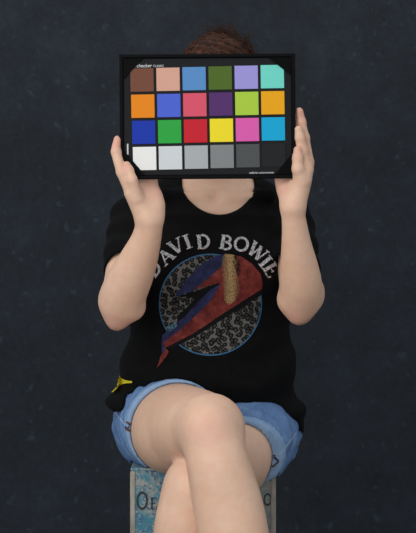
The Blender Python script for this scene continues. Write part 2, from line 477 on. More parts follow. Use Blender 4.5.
armR = F((-.24, -.36, .70), (-.04, .10, 1.17))
armR.chain([(A([-.143, .015, .972]), .045), (A([-.154, -.06, .908]), .0405), (A([-.159, -.125, .850]), .0405), (P(120, 301, -.185), .038)], .02)
armR.chain([(P(122.5, 301, -.195), .0410), (P(125.0, 290, -.21), .0428), (P(131.5, 276, -.23), .0400), (P(139, 259, -.25), .0345), (P(146, 240, -.27), .0275), (P(150, 222, -.285), .0238)], .018)
armR.ell(P(116.5, 320, -.182), (.018, .022, .020), .02).ell(P(134, 309, -.185), (.016, .02, .014), .02)
wR = P(150, 222, -.285)
hand(armR, 'R', wR,
     [(P(146, 180, -.264), .0125), (P(138, 180, -.268), .0125), (P(131, 184, -.284), .0120), (P(132, 193, -.300), .0115)],
     [[(P(146, 180, -.264), .0100), (P(138, 154, -.264), .0088), (P(134, 140, -.270), .0080), (P(132, 130, -.2755), .0072)],
      [(P(138, 180, -.268), .0100), (P(130, 152, -.266), .0090), (P(128, 137, -.271), .0082), (P(127, 126, -.2758), .0074)],
      [(P(130.5, 191, -.304), .0112), (P(122.0, 172, -.3105), .0098), (P(116.2, 152, -.304), .0087), (P(117.6, 139.5, -.299), .0072)],
      [(P(136.5, 198, -.306), .0112), (P(132.0, 180, -.3165), .0092), (P(129.0, 170.5, -.3145), .0080), (P(126.9, 165, -.3105), .0068)]],
     [(P(156, 205, -.278), .0155), (P(152, 188, -.268), .0128), (P(151, 172, -.270), .0105), (P(151, 158, -.2735), .0088)],
     [(P(154.5, 212, -.280), .019, P(153.5, 197, -.276), .0165), (P(144, 214, -.291), .0175, P(135, 197, -.300), .0135), (P(150, 208, -.283), .016, P(140, 188, -.277), .012)])

armL = F((.09, -.36, .70), (.24, .10, 1.20))
armL.chain([(A([.160, .015, .972]), .045), (A([.170, -.06, .908]), .0395), (A([.174, -.125, .850]), .0375), (P(300, 299, -.185), .037)], .02)
armL.chain([(P(300.2, 296, -.195), .0375), (P(300.8, 287, -.21), .0400), (P(299.5, 271, -.23), .0365), (P(296.8, 248, -.255), .0285), (P(295, 230, -.27), .0238), (P(292.5, 209, -.285), .0205)], .018)
armL.ell(P(299, 314.5, -.182), (.018, .022, .019), .02).ell(P(288, 301, -.185), (.013, .02, .014), .02)
armL.ell(P(314, 292, -.185), (.016, .02, .022), .02)
wL = P(293, 209, -.285)
hand(armL, 'L', wL,
     [(P(304, 164, -.258), .0120), (P(305.5, 163, -.270), .0120), (P(306, 166, -.286), .0120), (P(303.5, 174, -.298), .0115)],
     [[(P(304, 164, -.258), .0098), (P(303, 138, -.256), .0088), (P(299, 125, -.262), .0080), (P(294, 117, -.2745), .0072)],
      [(P(307.5, 162, -.273), .0118), (P(304.0, 138, -.278), .0098), (P(301.0, 122, -.283), .0087), (P(299.3, 111.5, -.287), .0074)],
      [(P(306, 169, -.288), .0120), (P(302.0, 151, -.297), .0108), (P(299.8, 138, -.301), .0086), (P(298.4, 129.5, -.302), .0072)],
      [(P(301.5, 181, -.300), .0125), (P(298.0, 169, -.3090), .0106), (P(297.6, 158, -.3095), .0090), (P(297.6, 150, -.3090), .0074)]],
     [(P(289, 202, -.277), .0135), (P(283, 187, -.268), .0130), (P(280, 170, -.270), .0110), (P(280, 154, -.2735), .0088)],
     [(P(291, 206, -.281), .0165, P(286, 190, -.277), .0150), (P(295, 204, -.288), .0150, P(302, 180, -.295), .0150), (P(293, 200, -.283), .016, P(303, 170, -.280), .0145)])

# --- legs, the person's right thigh crossed over the left
legR = F((-.20, -.66, .06), (.18, .15, .70))
legR.chain([(A([-.084, .03, .570]), .090), (A([-.068, -.08, .572]), .0845), (A([-.046, -.20, .577]), .082), (A([-.019, -.31, .590]), .070), (A([.003, -.385, .602]), .056)], .03)
legR.chain([(A([.006, -.398, .594]), .0535), (A([.015, -.425, .550]), .0535), (A([.034, -.427, .47]), .0600), (A([.048, -.435, .40]), .0580), (A([.066, -.455, .30]), .040), (A([.080, -.468, .215]), .031), (A([.083, -.472, .185]), .033)], .025)
legR.ell((.000, -.437, .606), (.032, .026, .032), .03)
legR.ell((-.074, -.13, .560), (.064, .13, .067), .03)
legR.chain([(A([.083, -.465, .18]), .033), (A([.088, -.53, .145]), .030), (A([.094, -.59, .118]), .026), (A([.098, -.625, .105]), .016)], .02, sq=((0, -.3, 1), 1.2))
legR.cone((.081, -.445, .165), (.086, -.48, .16), .028, .028, .02)
for i in range(5): legR.cone(A([.075+i*.0115, -.615+i*.004, .11]), A([.076+i*.012, -.638+i*.005, .10]), .0095-.0009*i, .0085-.0009*i, .003)
legL = F((-.12, -.62, -.01), (.20, .15, .68))
legL.chain([(A([.092, .03, .565]), .086), (A([.067, -.08, .542]), .078), (A([.034, -.19, .513]), .070), (A([.005, -.29, .500]), .062), (A([-.014, -.335, .488]), .058)], .03)
legL.chain([(A([-.018, -.340, .482]), .059), (A([-.034, -.345, .435]), .0585), (A([-.040, -.335, .37]), .0590), (A([-.040, -.34, .30]), .050), (A([-.047, -.36, .20]), .036), (A([-.050, -.37, .105]), .030), (A([-.050, -.372, .075]), .032)], .025)
legL.ell((.052, -.165, .500), (.056, .055, .057), .02)
legL.ell((-.020, -.372, .488), (.034, .024, .032), .03)
legL.chain([(A([-.050, -.37, .06]), .034), (A([-.053, -.43, .045]), .032), (A([-.056, -.49, .028]), .027), (A([-.058, -.525, .018]), .018)], .02, sq=((0, 0, 1), 1.15))
legL.cone((-.050, -.345, .032), (-.050, -.38, .034), .030, .030, .02)
for i in range(5): legL.cone(A([-.036-i*.0115, -.515+i*.005, .016]), A([-.036-i*.012, -.542+i*.006, .013]), .0100-.0009*i, .009-.0009*i, .003)
legL.clip(lambda X, Y, Z: .0015-Z)

body = F((-.24, -.66, -.01), (.24, .2, 1.39))
body.merge(legR, 0).merge(legL, .005).merge(torso, .02)
body.merge(head, .015).merge(armR, .015).merge(armL, .015)
def chart_box(X, Y, Z):
    qx = np.abs(X-(-.0007))-(.1584+.0016); qy = np.abs(Y-(-.2933))-(.0070+.0012); qz = np.abs(Z-1.1506)-(.1123+.0016)
    return -np.maximum(np.maximum(qx, qy), qz)
body.clip(chart_box)
# seat contact: the body is flat where it rests on the stool
bslab = lambda X, Y, Z: np.where((X > STX0-.004) & (X < STX1+.004) & (Y > STY0-.004), (STZ+.004)-Z, -1)

# --- shorts
def leg_frame(a, b):
    a, b = A(a, float), A(b, float); d = b-a; return a, d/np.linalg.norm(d)
ra, rd = leg_frame((-.088, .03, .57), (-.05, -.20, .578))
la, ld = leg_frame((.095, .03, .568), (.050, -.19, .537))
rn = A([rd[0]-.10, rd[1], rd[2]-.06]); rn /= np.linalg.norm(rn)
ln = A([ld[0]+.34, ld[1], ld[2]-.12]); ln /= np.linalg.norm(ln)
RH, LH = .180, .198        # hem distances along the thighs
def plane(a, n, t): return lambda X, Y, Z: (X-a[0])*n[0]+(Y-a[1])*n[1]+(Z-a[2])*n[2]-t
def crease(X, Y, Z):
    return .0016*np.sin(55*X+90*Z+6*np.sin(30*Y))+.0012*np.sin(120*Z-70*Y+4*np.sin(40*X))
sR = F((-.22, -.26, .44), (.10, .19, .71))
sR.chain([(A([-.094, .035, .568]), .098), (A([-.080, -.07, .570]), .0945), (A([-.055, -.17, .576]), .0870), (A([-.035, -.26, .58]), .084)], .02)
sL = F((-.05, -.26, .44), (.225, .19, .71))
sL.chain([(A([.092, .035, .560]), .090), (A([.080, -.08, .540]), .086), (A([.046, -.17, .517]), .078), (A([.026, -.26, .50]), .072)], .02)
sL.ell((.056, -.135, .504), (.064, .07, .063), .02)
sL.ell((.112, -.060, .548), (.057, .065, .066), .02)
cuffR = F((-.22, -.26, .44), (.10, .19, .71)); cuffR.d = sR.d-.0022
cuffL = F((-.05, -.26, .44), (.225, .19, .71)); cuffL.d = sL.d-.0022
CW, CWL = .020, .015
pR, pL = plane(ra, rn, RH), plane(la, ln, LH)
sR.clip(lambda X, Y, Z: pR(X, Y, Z)+CW-.004); sL.clip(lambda X, Y, Z: pL(X, Y, Z)+CWL-.004)
cuffR.clip(lambda X, Y, Z: np.maximum(pR(X, Y, Z), -(pR(X, Y, Z)+CW)))
cuffL.clip(lambda X, Y, Z: np.maximum(pL(X, Y, Z), -(pL(X, Y, Z)+CWL)))
shorts = F((-.235, -.27, .44), (.235, .2, .76))
shorts.loft([(.478, .003, .035, .150, .110), (.50, .003, .035, .172, .122), (.54, .003, .035, .181, .128), (.60, .003, .03, .174, .122), (.68, .004, .02, .146, .104), (.72, .005, .018, .140, .100)], .01, p=2.2)
shorts.merge(sR, .02).merge(sL, .02)
(a_, b_), (c_, d_), (e_, f_) = shorts.i
shorts.d = shorts.d+crease(GX[a_:b_][:, None, None], GY[c_:d_][None, :, None], GZ[e_:f_][None, None, :]).astype(np.float32)
# the crotch side: keep the legs' cloth off the other thigh's skin
legs_cloth = F((-.235, -.27, .44), (.235, .2, .76)); legs_cloth.merge(cuffR, 0).merge(cuffL, 0)
seatcut = lambda X, Y, Z: np.where((X > STX0-.006) & (X < STX1+.006) & (Y > STY0-.006), (STZ+.0005)-Z, -1)
body.clip(bslab)
for f_ in (shorts, cuffR, cuffL): f_.merge(body, .0, op='s', off=.0008); f_.clip(seatcut)
cuffL.merge(cuffR, 0, op='s', off=.0005)
shorts.merge(legs_cloth, 0, op='s', off=-.0005)

# --- t-shirt
def folds(X, Y, Z):
    lo = np.clip((.76-Z)/.14, 0, 1)                  # drapes gather low down
    f = .0065*lo*np.sin(70*Z+16*X+3.0*np.sin(14*X+1)+8*Y)
    f = f+.0035*lo*np.sin(48*X-60*Z+2*np.sin(30*Z))
    up = np.clip((Z-.74)/.1, 0, 1)
    f = f+.0016*up*np.sin(38*X+22*Z+2*np.sin(18*Z))
    side = np.clip((np.abs(X-.008)-.09)/.05, 0, 1)
    return (f+.004*side*np.sin(60*Z-35*np.abs(X)))
shirt = F((-.235, -.2, .53), (.24, .19, 1.11))
shirt.loft([(.50, -.004, .02, .184, .138), (.575, -.004, .018, .188, .142), (.61, -.004, .012, .192, .146), (.65, -.003, .006, .181, .142), (.70, .002, .005, .170, .130),
            (.76, .004, .006, .163, .122), (.86, .007, .004, .160, .120), (.93, .008, .008, .163, .115), (.98, .009, .014, .158, .100),
            (1.012, .011, .022, .128, .080), (1.040, .013, .028, .098, .066), (1.075, .014, .03, .070, .058)], .012, disp=folds)
shirt.ell((-.052, -.080, .870), (.066, .048, .066), .04).ell((.072, -.080, .870), (.066, .048, .066), .04)
inner = F((-.235, -.2, .48), (.24, .19, .70))
inner.loft([(.48, -.004, .02, .178, .132), (.575, -.004, .018, .182, .136), (.61, -.004, .012, .185, .139), (.655, -.003, .006, .160, .12), (.67, -.003, .006, .12, .10)], .002, disp=folds)
shirt.merge(inner, 0, op='s')
shirt.merge(torso, .01, off=.0055)
for sx, cx0 in ((-1, 0), (1, .013)):
    sleeve = F((-.24, -.2, .80), (.24, .12, 1.07))
    sh = A([sx*.140+cx0, .012, .972]); e1 = A([sx*.149+cx0, -.055, .915]); e2 = A([sx*.149+cx0, -.135, .845])
    sleeve.chain([(sh, .057), (e1, .0535), (e2, .0540)], .015)
    sleeve.cone(e1+(e1-e2)*.2, e2+(e2-e1)*.3, .042, .048, .004, op='s')
    n = (e2-e1)/np.linalg.norm(e2-e1); c0 = e1+(e2-e1)*.62
    sleeve.clip(plane(c0, n, 0))
    (a_, b_), (c_, d_), (g_, h_) = sleeve.i
    sleeve.d += (.0022*np.sin(85*GZ[g_:h_][None, None, :]+60*GY[c_:d_][None, :, None]+25*GX[a_:b_][:, None, None])).astype(np.float32)
    shirt.merge(sleeve, .012)
    # flesh must stay the arm's own width inside the sleeve end
shirt.cone((.027, -.20, 1.070), (.021, -.04, 1.070), .091, .088, .006, sq=((1, 0, 0), 1.14), op='s')
shirt.cone((.018, -.04, 1.095), (.016, .06, 1.105), .082, .066, .01, op='s')      # scoop neck
#shirt.cone((.016, -.02, 1.10), (.016, .09, 1.115), .062, .058, .006, op='s')
hemx = A([-.21, -.185, -.15, -.05, .05, .12, .17, .21]); hemz = A([.600, .598, .61, .60, .595, .585, .556, .548])
over = F((-.235, -.2, .5), (.235, .19, .72)); over.merge(shorts, 0, off=.0045); over.clip(lambda X, Y, Z: -.03-Y); shirt.merge(over, .003)
shirt.clip(lambda X, Y, Z: (np.interp(X.ravel(), hemx, hemz)[:, None, None]+.006*np.sin(45*Y+20*X))-Z)
shirt.merge(body, .0, op='s', off=.0008)
for f_ in (shorts, cuffR, cuffL): shirt.merge(f_, 0, op='s', off=.0008)

# ------------------------------------------------------------ the person: objects
ROOT = V((0, -.05, 0))
person = empty('person', ROOT, 'seated person in black t-shirt and denim shorts, colour chart held before the face', 'person')
def part(name, v, f, mat, parent=person):
    o = mesh_np(name, v, f, mat, parent)
    if parent == person: o.location = -ROOT
    return o
bv, bf = body.mesh(); hz = ((np.abs(bv[:, 1]+.29) < .06) & (bv[:, 2] > .93)) | (bv[:, 2] > 1.13)
bv = relax(bv, bf, np.where(hz, .25, 1.0), 22); part('body', bv, bf, SKIN)
shv, shf = shirt.mesh(); t_shirt = part('t_shirt', shv, shf, SHIRT); t_shirt['label'] = 'black short-sleeved t-shirt with faded print'
sv, sf = shorts.mesh(); sh_o = part('shorts', sv, sf, DENIM); sh_o['label'] = 'faded blue denim shorts'
v, f = cuffR.mesh(); part('cuff', v, f, CUFF, sh_o)
v2, f2 = cuffL.mesh(); part('cuff', v2, f2, CUFF, sh_o)

# eyes
me_ = NT('eye_white'); me_.set(Base_Color=(.75, .72, .68, 1), Roughness=.15)
mir = simple('eye_iris', (.06, .035, .02, 1), .1)
bodyo = person.children[0]
for q in (-1, 1):
    bm = bmesh.new(); bmesh.ops.create_uvsphere(bm, u_segments=20, v_segments=12, radius=.0115)
    e = bm_obj('eye', bm, me_.m, person, True, V((hx+q*.031, -.0715, 1.228))-ROOT)
    bm = bmesh.new(); bmesh.ops.create_uvsphere(bm, u_segments=16, v_segments=10, radius=.0056)
    for vv in bm.verts: vv.co.y *= .35
    bm_obj('iris', bm, mir, e, True, V((0, -.0103, 0)))
mbw = simple('brow_hair', (.05, .022, .012, 1), .8)
for q in (-1, 1):
    bm = bmesh.new(); n_ = 10; pr = None
    for i in range(n_+1):
        t = i/n_; x = hx+q*(.014+.036*t); z = 1.2455+.0045*math.sin(PI*min(1, t*1.15)); hgt = .0032*(1-t*.75)
        row = []
        for zz_ in (z+hgt, z-hgt):
            y_ = -.115+0
            row.append((x, zz_))
        pr = (pr or [])+[row]
    tb = BVHTree.FromPolygons(bv[bv[:, 2] > -9].tolist(), bf[(bv[bf[:, 0], 2] > 1.2)].tolist())
    prev = None
    for row in pr:
        vs_ = []
        for x, z in row:
            h_ = tb.ray_cast(V((x, -.4, z)), V((0, 1, 0)))
            vs_.append(bm.verts.new((x, (h_[0].y if h_[0] is not None and h_[0].y > -.2 else -.09)-.0018, z)))
        if prev: bm.faces.new((prev[0], vs_[0], vs_[1], prev[1]))
        prev = vs_
    bm_obj('eyebrow', bm, mbw, person, True, -ROOT)
# finger nails: thin curved plates on the nails the hands show
mn = simple('nail', (.68, .42, .36, 1), .3)
def nail(p, back, up, wdt, ln_):
    back = V(back).normalized(); up = V(up).normalized(); side = up.cross(back).normalized(); up = back.cross(side)
    bm = bmesh.new(); g = []
    for i in range(6):
        row = []
        for j in range(7):
            u = (j/6-.5)*2; w_ = (i/5-.5)*2
            lim = math.sqrt(max(0, 1-(max(0, w_))**2*.55))
            c = V(p)+side*(u*wdt*lim)+up*(w_*ln_)+back*(-.0022*(u*u)-.0006*w_*w_)
            row.append(bm.verts.new(c))
        g.append(row)
    for i in range(5):
        for j in range(6): bm.faces.new((g[i][j], g[i][j+1], g[i+1][j+1], g[i+1][j]))
    o = bm_obj('finger_nail', bm, mn, person, True, -ROOT)
nail(P(113.6, 141.5, -.3000), (-1, -.15, .1), (.25, 0, 1), .0046, .006)
nail(P(302.9, 115.5, -.286), (1, -.1, .1), (-.2, 0, 1), .0046, .006)
nail(P(301.6, 134, -.305), (1, -.3, .1), (-.2, 0, 1), .0042, .0055)
nail(P(299.0, 153.5, -.3125), (1, -.4, .1), (-.15, 0, 1), .0038, .005)
nail(P(122.3, 166, -.3110), (-1, -.4, .1), (-.15, 0, 1), .0038, .005)

# ------------------------------------------------------------ hair: cap plus strands
mh = NT('auburn_hair')
mh.set(Base_Color=mh.ramp(mh.noise(70, 5, .7), [(.3, (.012, .004, .002, 1)), (.55, (.045, .014, .005, 1)), (.75, (.13, .042, .013, 1))]), Roughness=.5, Specular_IOR_Level=.15)
hair = F((-.12, -.13, 1.10), (.16, .19, 1.39))
hair.ell((hx, .028, 1.262), (.081, .099, .0835), .02)
hair.ell((hx-.002, .055, 1.318), (.040, .045, .034), .02).ell((hx+.035, .05, 1.300), (.042, .045, .026), .02)
hair.clip(lambda X, Y, Z: -((Y+.072)+.8*(Z-1.300)))         # open over the face
(a_, b_), (c_, d_), (g_, h_) = hair.i
XX, YY, ZZ = GX[a_:b_][:, None, None], GY[c_:d_][None, :, None], GZ[g_:h_][None, None, :]
hair.d = (hair.d+.0025*np.sin(150*XX+60*np.sin(9*ZZ)+70*YY)+.0015*np.sin(260*YY-190*XX)).astype(np.float32)
hair.merge(body, 0, op='s', off=.0005)
hv, hf = hair.mesh(); hair_o = part('hair', hv, hf, mh.m)
hair_o['label'] = 'auburn pinned-up hair'
# strands
def strands(n):
    vs, fs = [], []
    for i in range(n):
        th = random.uniform(0, 2*PI); ph = random.uniform(0, 1.15)
        d = V((math.sin(ph)*math.cos(th), math.sin(ph)*math.sin(th), math.cos(ph)))
        p = V((hx+.012, .045, 1.268))+V((d.x*.079, d.y*.085, d.z*.076))
        tgt = V((hx+.004, .06, 1.346))
        dirn = (tgt-p).normalized(); wob = V((random.gauss(0, 1), random.gauss(0, 1), random.gauss(0, 1)))*.55
        dirn = (dirn+wob).normalized(); L = random.uniform(.018, .045); rad = random.uniform(.0004, .0009)
        curl = V((random.gauss(0, 1), random.gauss(0, 1), random.gauss(0, 1)-.3)).normalized()
        prev = None
        for k in range(7):
            t = k/6; c = p+dirn*L*t+curl*(L*.5*t*t)+d*(.005*math.sin(PI*t)); rr = rad*(1-.75*t)
            s1 = dirn.orthogonal().normalized(); s2 = dirn.cross(s1)
            base = len(vs)
            for q in range(3):
                a = 2*PI*q/3; vs.append(c+s1*rr*math.cos(a)+s2*rr*math.sin(a))
            if prev is not None:
                for q in range(3): fs.append((prev+q, prev+(q+1) % 3, base+(q+1) % 3, base+q))
            prev = base
    return np.array([tuple(x) for x in vs]), np.array(fs)
v, f = strands(1500); so = part('hair_strand', v, f, mh.m, hair_o); so['kind'] = 'stuff'

# ------------------------------------------------------------ prints laid on the cloth
tree = BVHTree.FromPolygons(shv.tolist(), shf.tolist())
yellow_tree = tree
SP = .001915                                      # metres per printed unit (the print is drawn on the flat chest)
def on_shirt(x, z, off):
    h = tree.ray_cast(V((x, -.6, z)), V((0, 1, 0)))
    if h[0] is None or h[0].y > .02: return V((x, -.06, z))
    # average the normal-free depth to ride over the weave
    return V((x, h[0].y-off, z))
def pxz(px, py): return ((px-208)*SP, CAM_Z-(py-266.5)*SP)
def drape(name, polys, mat, off, step=.0045):
    bm = bmesh.new()
    for pl in polys:
        bm.faces.new([bm.verts.new((x, 0, z)) for x, z in pl])
    bm.normal_update(); bmesh.ops.triangulate(bm, faces=bm.faces[:])
    for _ in range(7):
        es = [e for e in bm.edges if e.calc_length() > step]
        if not es: break
        bmesh.ops.subdivide_edges(bm, edges=es, cuts=1)
        bmesh.ops.triangulate(bm, faces=bm.faces[:])
    for v_ in bm.verts: v_.co = on_shirt(v_.co.x, v_.co.z, off)
    for f__ in bm.faces: f__.smooth = True
    return bm_obj(name, bm, mat, t_shirt)
def worn(m, lo, hi, scale=420):
    """let the black cloth show through worn print"""
    n = m.noise(scale, 4, .7); a = m.n('ShaderNodeMapRange', {0: n, 1: lo, 2: hi, 3: 0.0, 4: 1.0}).outputs[0]
    m.set(Alpha=a, Roughness=.85, Specular_IOR_Level=.15); return m.m
def zz(pts): return [pxz(145+x/2.97, 220+y/2.97) for x, y in pts]

# leopard disc
ml = NT('leopard_print')
warp = m_v = ml.n('ShaderNodeTexNoise', {'Vector': ml.tc.outputs['Object'], 'Scale': 60.0, 'Detail': 2.0}).outputs['Color']
wv = ml.n('ShaderNodeVectorMath', {0: warp, 1: (.012, .012, .012)}, operation='MULTIPLY').outputs[0]
wv = ml.n('ShaderNodeVectorMath', {0: wv, 1: ml.tc.outputs['Object']}, operation='ADD').outputs[0]
wx = ml.n('ShaderNodeSeparateXYZ', {0: wv}).outputs
wv = ml.n('ShaderNodeCombineXYZ', {0: wx[0], 1: wx[2]}).outputs[0]
vo = ml.n('ShaderNodeTexVoronoi', {'Vector': wv, 'Scale': 105.0, 'Randomness': .85}, voronoi_dimensions='2D').outputs['Distance']
c = ml.ramp(vo, [(.0, (.075, .072, .066, 1)), (.15, (.060, .058, .054, 1)), (.24, (.004, .004, .004, 1)), (.44, (.004, .004, .004, 1)), (.53, (.13, .126, .118, 1)), (1, (.17, .165, .155, 1))])
c = ml.mix(ml.ramp(ml.noise(500, 4, .7), [(.40, (0, 0, 0, 1)), (.66, (.7, .7, .7, 1))]), c, (.012, .012, .012, 1))
ml.set(Base_Color=c, Roughness=.9, Specular_IOR_Level=.1)
DC, DRX, DRY = (210.4, 304.8), 50.8, 50.0
ringpx = []
for i in range(72):
    a = 2*PI*i/72
    k = 1.0
    ringpx.append((DC[0]+DRX*math.sin(a)*k, DC[1]-DRY*math.cos(a)*k))
drape('leopard_disc', [[pxz(*p) for p in ringpx]], ml.m, .0007)
# ring outline
mr_ = NT('blue_print'); mr_.set(Base_Color=(.035, .12, .23, 1))
ring_m = worn(mr_, .30, .42)
polys = []
for i in range(72):
    j = (i+1) % 72
    def sc(p, k): return (DC[0]+(p[0]-DC[0])*k, DC[1]+(p[1]-DC[1])*k)
    polys.append([pxz(*sc(ringpx[i], 1.0)), pxz(*sc(ringpx[j], 1.0)), pxz(*sc(ringpx[j], 1.024)), pxz(*sc(ringpx[i], 1.024))])
drape('ring_outline', polys, ring_m, .0012)
mblk = NT('black_print'); mblk.set(Base_Color=(.006, .006, .007, 1), Roughness=.9, Specular_IOR_Level=.1)
drape('bolt_shadow', [zz([(88, 232), (222, 186), (226, 200), (165, 262), (110, 318), (92, 312), (100, 285), (150, 232), (120, 228)]),
                      zz([(350, 200), (353, 218), (300, 252), (230, 296), (145, 350), (75, 384), (60, 378), (140, 338), (230, 278), (300, 233)])], mblk.m, .0014)
mrd = NT('red_print'); mrd.set(Base_Color=mrd.ramp(mrd.noise(45, 6, .75), [(.3, (.045, .008, .008, 1)), (.55, (.15, .024, .020, 1)), (.75, (.24, .06, .045, 1))]))
drape('bolt_red', [zz([(240, 102), (285, 108), (318, 130), (343, 160), (349, 188), (348, 205), (300, 235), (230, 280), (140, 340), (60, 380), (52, 362), (100, 325), (160, 265), (222, 192),
                       (222, 186), (122, 214), (165, 180), (225, 130)]),
                   zz([(52, 364), (60, 380), (70, 392), (62, 408), (34, 442), (46, 405), (54, 388)])], worn(mrd, .24, .34), .0019)
mbl = NT('violet_blue_print'); mbl.set(Base_Color=mbl.ramp(mbl.noise(60, 5, .7), [(.3, (.009, .010, .026, 1)), (.6, (.022, .026, .080, 1)), (.8, (.05, .062, .14, 1))]))
drape('bolt_blue', [zz([(242, 98), (200, 110), (160, 138), (124, 176), (86, 230), (140, 212), (172, 186), (230, 136)]),
                    zz([(226, 188), (195, 207), (160, 240), (120, 285), (78, 320), (50, 345), (52, 366), (100, 330), (154, 281), (196, 238)]),
                    zz([(50, 345), (52, 366), (60, 384), (50, 400), (48, 372)])], worn(mbl, .24, .34), .0024)
mblk2 = NT('black_streak_print'); mblk2.set(Base_Color=(.008, .006, .006, 1))
def faded(m):
    """the gold is rubbed on: dense along its middle, thinning to specks at its sides"""
    cxg, czg = pxz(145+254/2.97, 220+175/2.97)
    sp_ = m.n('ShaderNodeSeparateXYZ', {0: m.tc.outputs['Object']}).outputs
    dx = m.n('ShaderNodeMath', {0: sp_[0], 1: cxg}, operation='SUBTRACT').outputs[0]
    dx = m.n('ShaderNodeMath', {0: dx}, operation='ABSOLUTE').outputs[0]
    core = m.n('ShaderNodeMapRange', {0: dx, 1: .002, 2: .023, 3: .30, 4: -.10}).outputs[0]
    n = m.noise(420, 5, .75); a = m.n('ShaderNodeMath', {0: n, 1: core}, operation='ADD').outputs[0]
    a = m.n('ShaderNodeMapRange', {0: a, 1: .48, 2: .80, 3: 0.0, 4: 1.0}).outputs[0]
    m.set(Alpha=a, Roughness=.85, Specular_IOR_Level=.15); return m.m
mgd = NT('gold_print'); mgd.set(Base_Color=mgd.ramp(mgd.noise(500, 5, .75), [(.35, (.13, .07, .03, 1)), (.6, (.40, .26, .12, 1)), (.8, (.58, .42, .22, 1))]))
drape('bolt_gold', [zz([(238, 100), (262, 103), (276, 112), (270, 150), (284, 205), (268, 240), (250, 252), (236, 240), (233, 190), (230, 150), (226, 118)])], faded(mgd), .0029)
drape('bolt_streak', [zz([(264, 104), (276, 110), (286, 148), (276, 172), (268, 150), (260, 122)])], worn(mblk2, .40, .62, 200), .0034)
mtq = NT('pale_blue_print'); mtq.set(Base_Color=(.10, .22, .27, 1))
drape('bolt_glint', [zz([(66, 318), (92, 302), (96, 316), (70, 334)])], worn(mtq, .42, .6, 300), .0029)

# arched lettering
mlt = NT('white_worn_print'); mlt.set(Base_Color=mlt.ramp(mlt.noise(260, 4, .7), [(.35, (.20, .20, .205, 1)), (.6, (.55, .56, .57, 1))]))
lt = worn(mlt, .36, .47, 520)
msh = NT('dark_red_print'); msh.set(Base_Color=(.10, .012, .014, 1)); lsh = worn(msh, .40, .55, 400)
for ch, cxp, cyp, ang in (('D', 153.0, 269.0, -55), ('A', 165.6, 256.6, -42), ('V', 176.0, 246.2, -29), ('I', 187.2, 241.5, -20), ('D', 203, 241.3, -6),
                          ('B', 225.8, 242.2, 10), ('O', 241.5, 244.0, 22), ('W', 257.5, 251.5, 38), ('I', 265.6, 261.5, 50), ('E', 271.5, 269.5, 60)):
    wdt = {'W': 1.0, 'I': .36, 'A': .78, 'V': .78, 'O': .84, 'D': .75, 'B': .66, 'E': .64}[ch]
    h = 14.2; a = math.radians(ang)
    for mat, dx, dy, off, nm in ((lsh, .5, .6, .0009, 'letter_shadow'), (lt, 0, 0, .0014, 'letter')):
        def fx(u, v_):
            lu, lv = (u-wdt/2)*h*1.22+dx, (v_-.5)*h-dy
            x = cxp+lu*math.cos(a)+lv*math.sin(a); y = cyp+lu*math.sin(a)-lv*math.cos(a)
            X_, Z_ = pxz(x, y); return on_shirt(X_, Z_, off)
        bm = bmesh.new(); strokes_bm(glyph(ch), fx, bm)
        if nm == 'letter_shadow': bm_obj('letter_shadow', bm, mat, t_shirt)
        else: bm_obj('letter', bm, mat, t_shirt)

# yellow hem label on the side
ylw = simple('yellow_tag', (.72, .58, .02, 1), .7)
def yz(pts): return [pxz(100+x/8.32, 370+y/8.32) for x, y in pts]
ytag = drape('hem_label', [yz([(132, 84), (150, 98), (200, 106), (258, 106), (258, 122), (205, 130), (165, 145), (135, 165), (120, 190), (98, 210), (76, 208), (100, 185), (122, 160), (130, 125)])], ylw, .0035)
ytag['label'] = 'yellow patch at the shirt hem'

# seam tabs and seams on the shorts
tr_c = [BVHTree.FromPolygons(v_.tolist(), f_.tolist()) for v_, f_ in (cuffR.mesh(), cuffL.mesh(), (sv, sf))]
def on_cloth(px, py, off=.0012):
    o = V((0, CAM_Y, CAM_Z)); p = V(tuple(Wp(px, py, -.1))); d = (p-o).normalized(); best = None
    for t in tr_c:
        h = t.ray_cast(o, d)
        if h[0] is not None and (best is None or h[3] < best[1]): best = (h[0]+h[1]*off*(1 if h[1].dot(d) < 0 else -1), h[3])
    return best[0] if best else None
def strip(name, pts, w_, mat, parent, off=.0012):
    L_, R_ = [], []; bm = bmesh.new()
    for i, p in enumerate(pts):
        a = pts[max(0, i-1)]; b = pts[min(len(pts)-1, i+1)]; dx, dy = b[0]-a[0], b[1]-a[1]; l = math.hypot(dx, dy)
        nx, ny = -dy/l*w_/2, dx/l*w_/2
        q1, q2 = on_cloth(p[0]+nx, p[1]+ny, off), on_cloth(p[0]-nx, p[1]-ny, off)
        if q1 is None or q2 is None: continue
        L_.append(bm.verts.new(q1)); R_.append(bm.verts.new(q2))
    for i in range(len(L_)-1): bm.faces.new((L_[i], L_[i+1], R_[i+1], R_[i]))
    if len(bm.faces) == 0: bm.free(); return
    return bm_obj(name, bm, mat, parent)
def line(a, b, n=6): return [(a[0]+(b[0]-a[0])*i/n, a[1]+(b[1]-a[1])*i/n) for i in range(n+1)]
mbr = simple('brown_binding', (.10, .045, .025, 1), .8); mnv = simple('navy_weave', (.02, .03, .09, 1), .8)
mst = simple('pale_stitching', (.42, .52, .62, 1), .9)
strip('seam_tab', line((126.5, 425.0), (133.0, 429.0)), 5.5, mnv, sh_o, .0016)
strip('tab_binding', line((127.0, 422), (132.8, 425.4)), 1.8, mbr, sh_o, .0022)
strip('tab_binding', line((126.0, 428.6), (132.0, 432)), 1.8, mbr, sh_o, .0022)
strip('seam_tab', line((268.5, 466.5), (277.0, 458)), 6.0, mnv, sh_o, .0016)
strip('tab_binding', line((267.2, 464), (274.8, 454.5)), 1.8, mbr, sh_o, .0022)
strip('tab_binding', line((269.3, 469.5), (278.5, 461)), 1.8, mbr, sh_o, .0022)
strip('side_seam', line((296, 433), (279, 455), 10), .7, mst, sh_o, .0009)
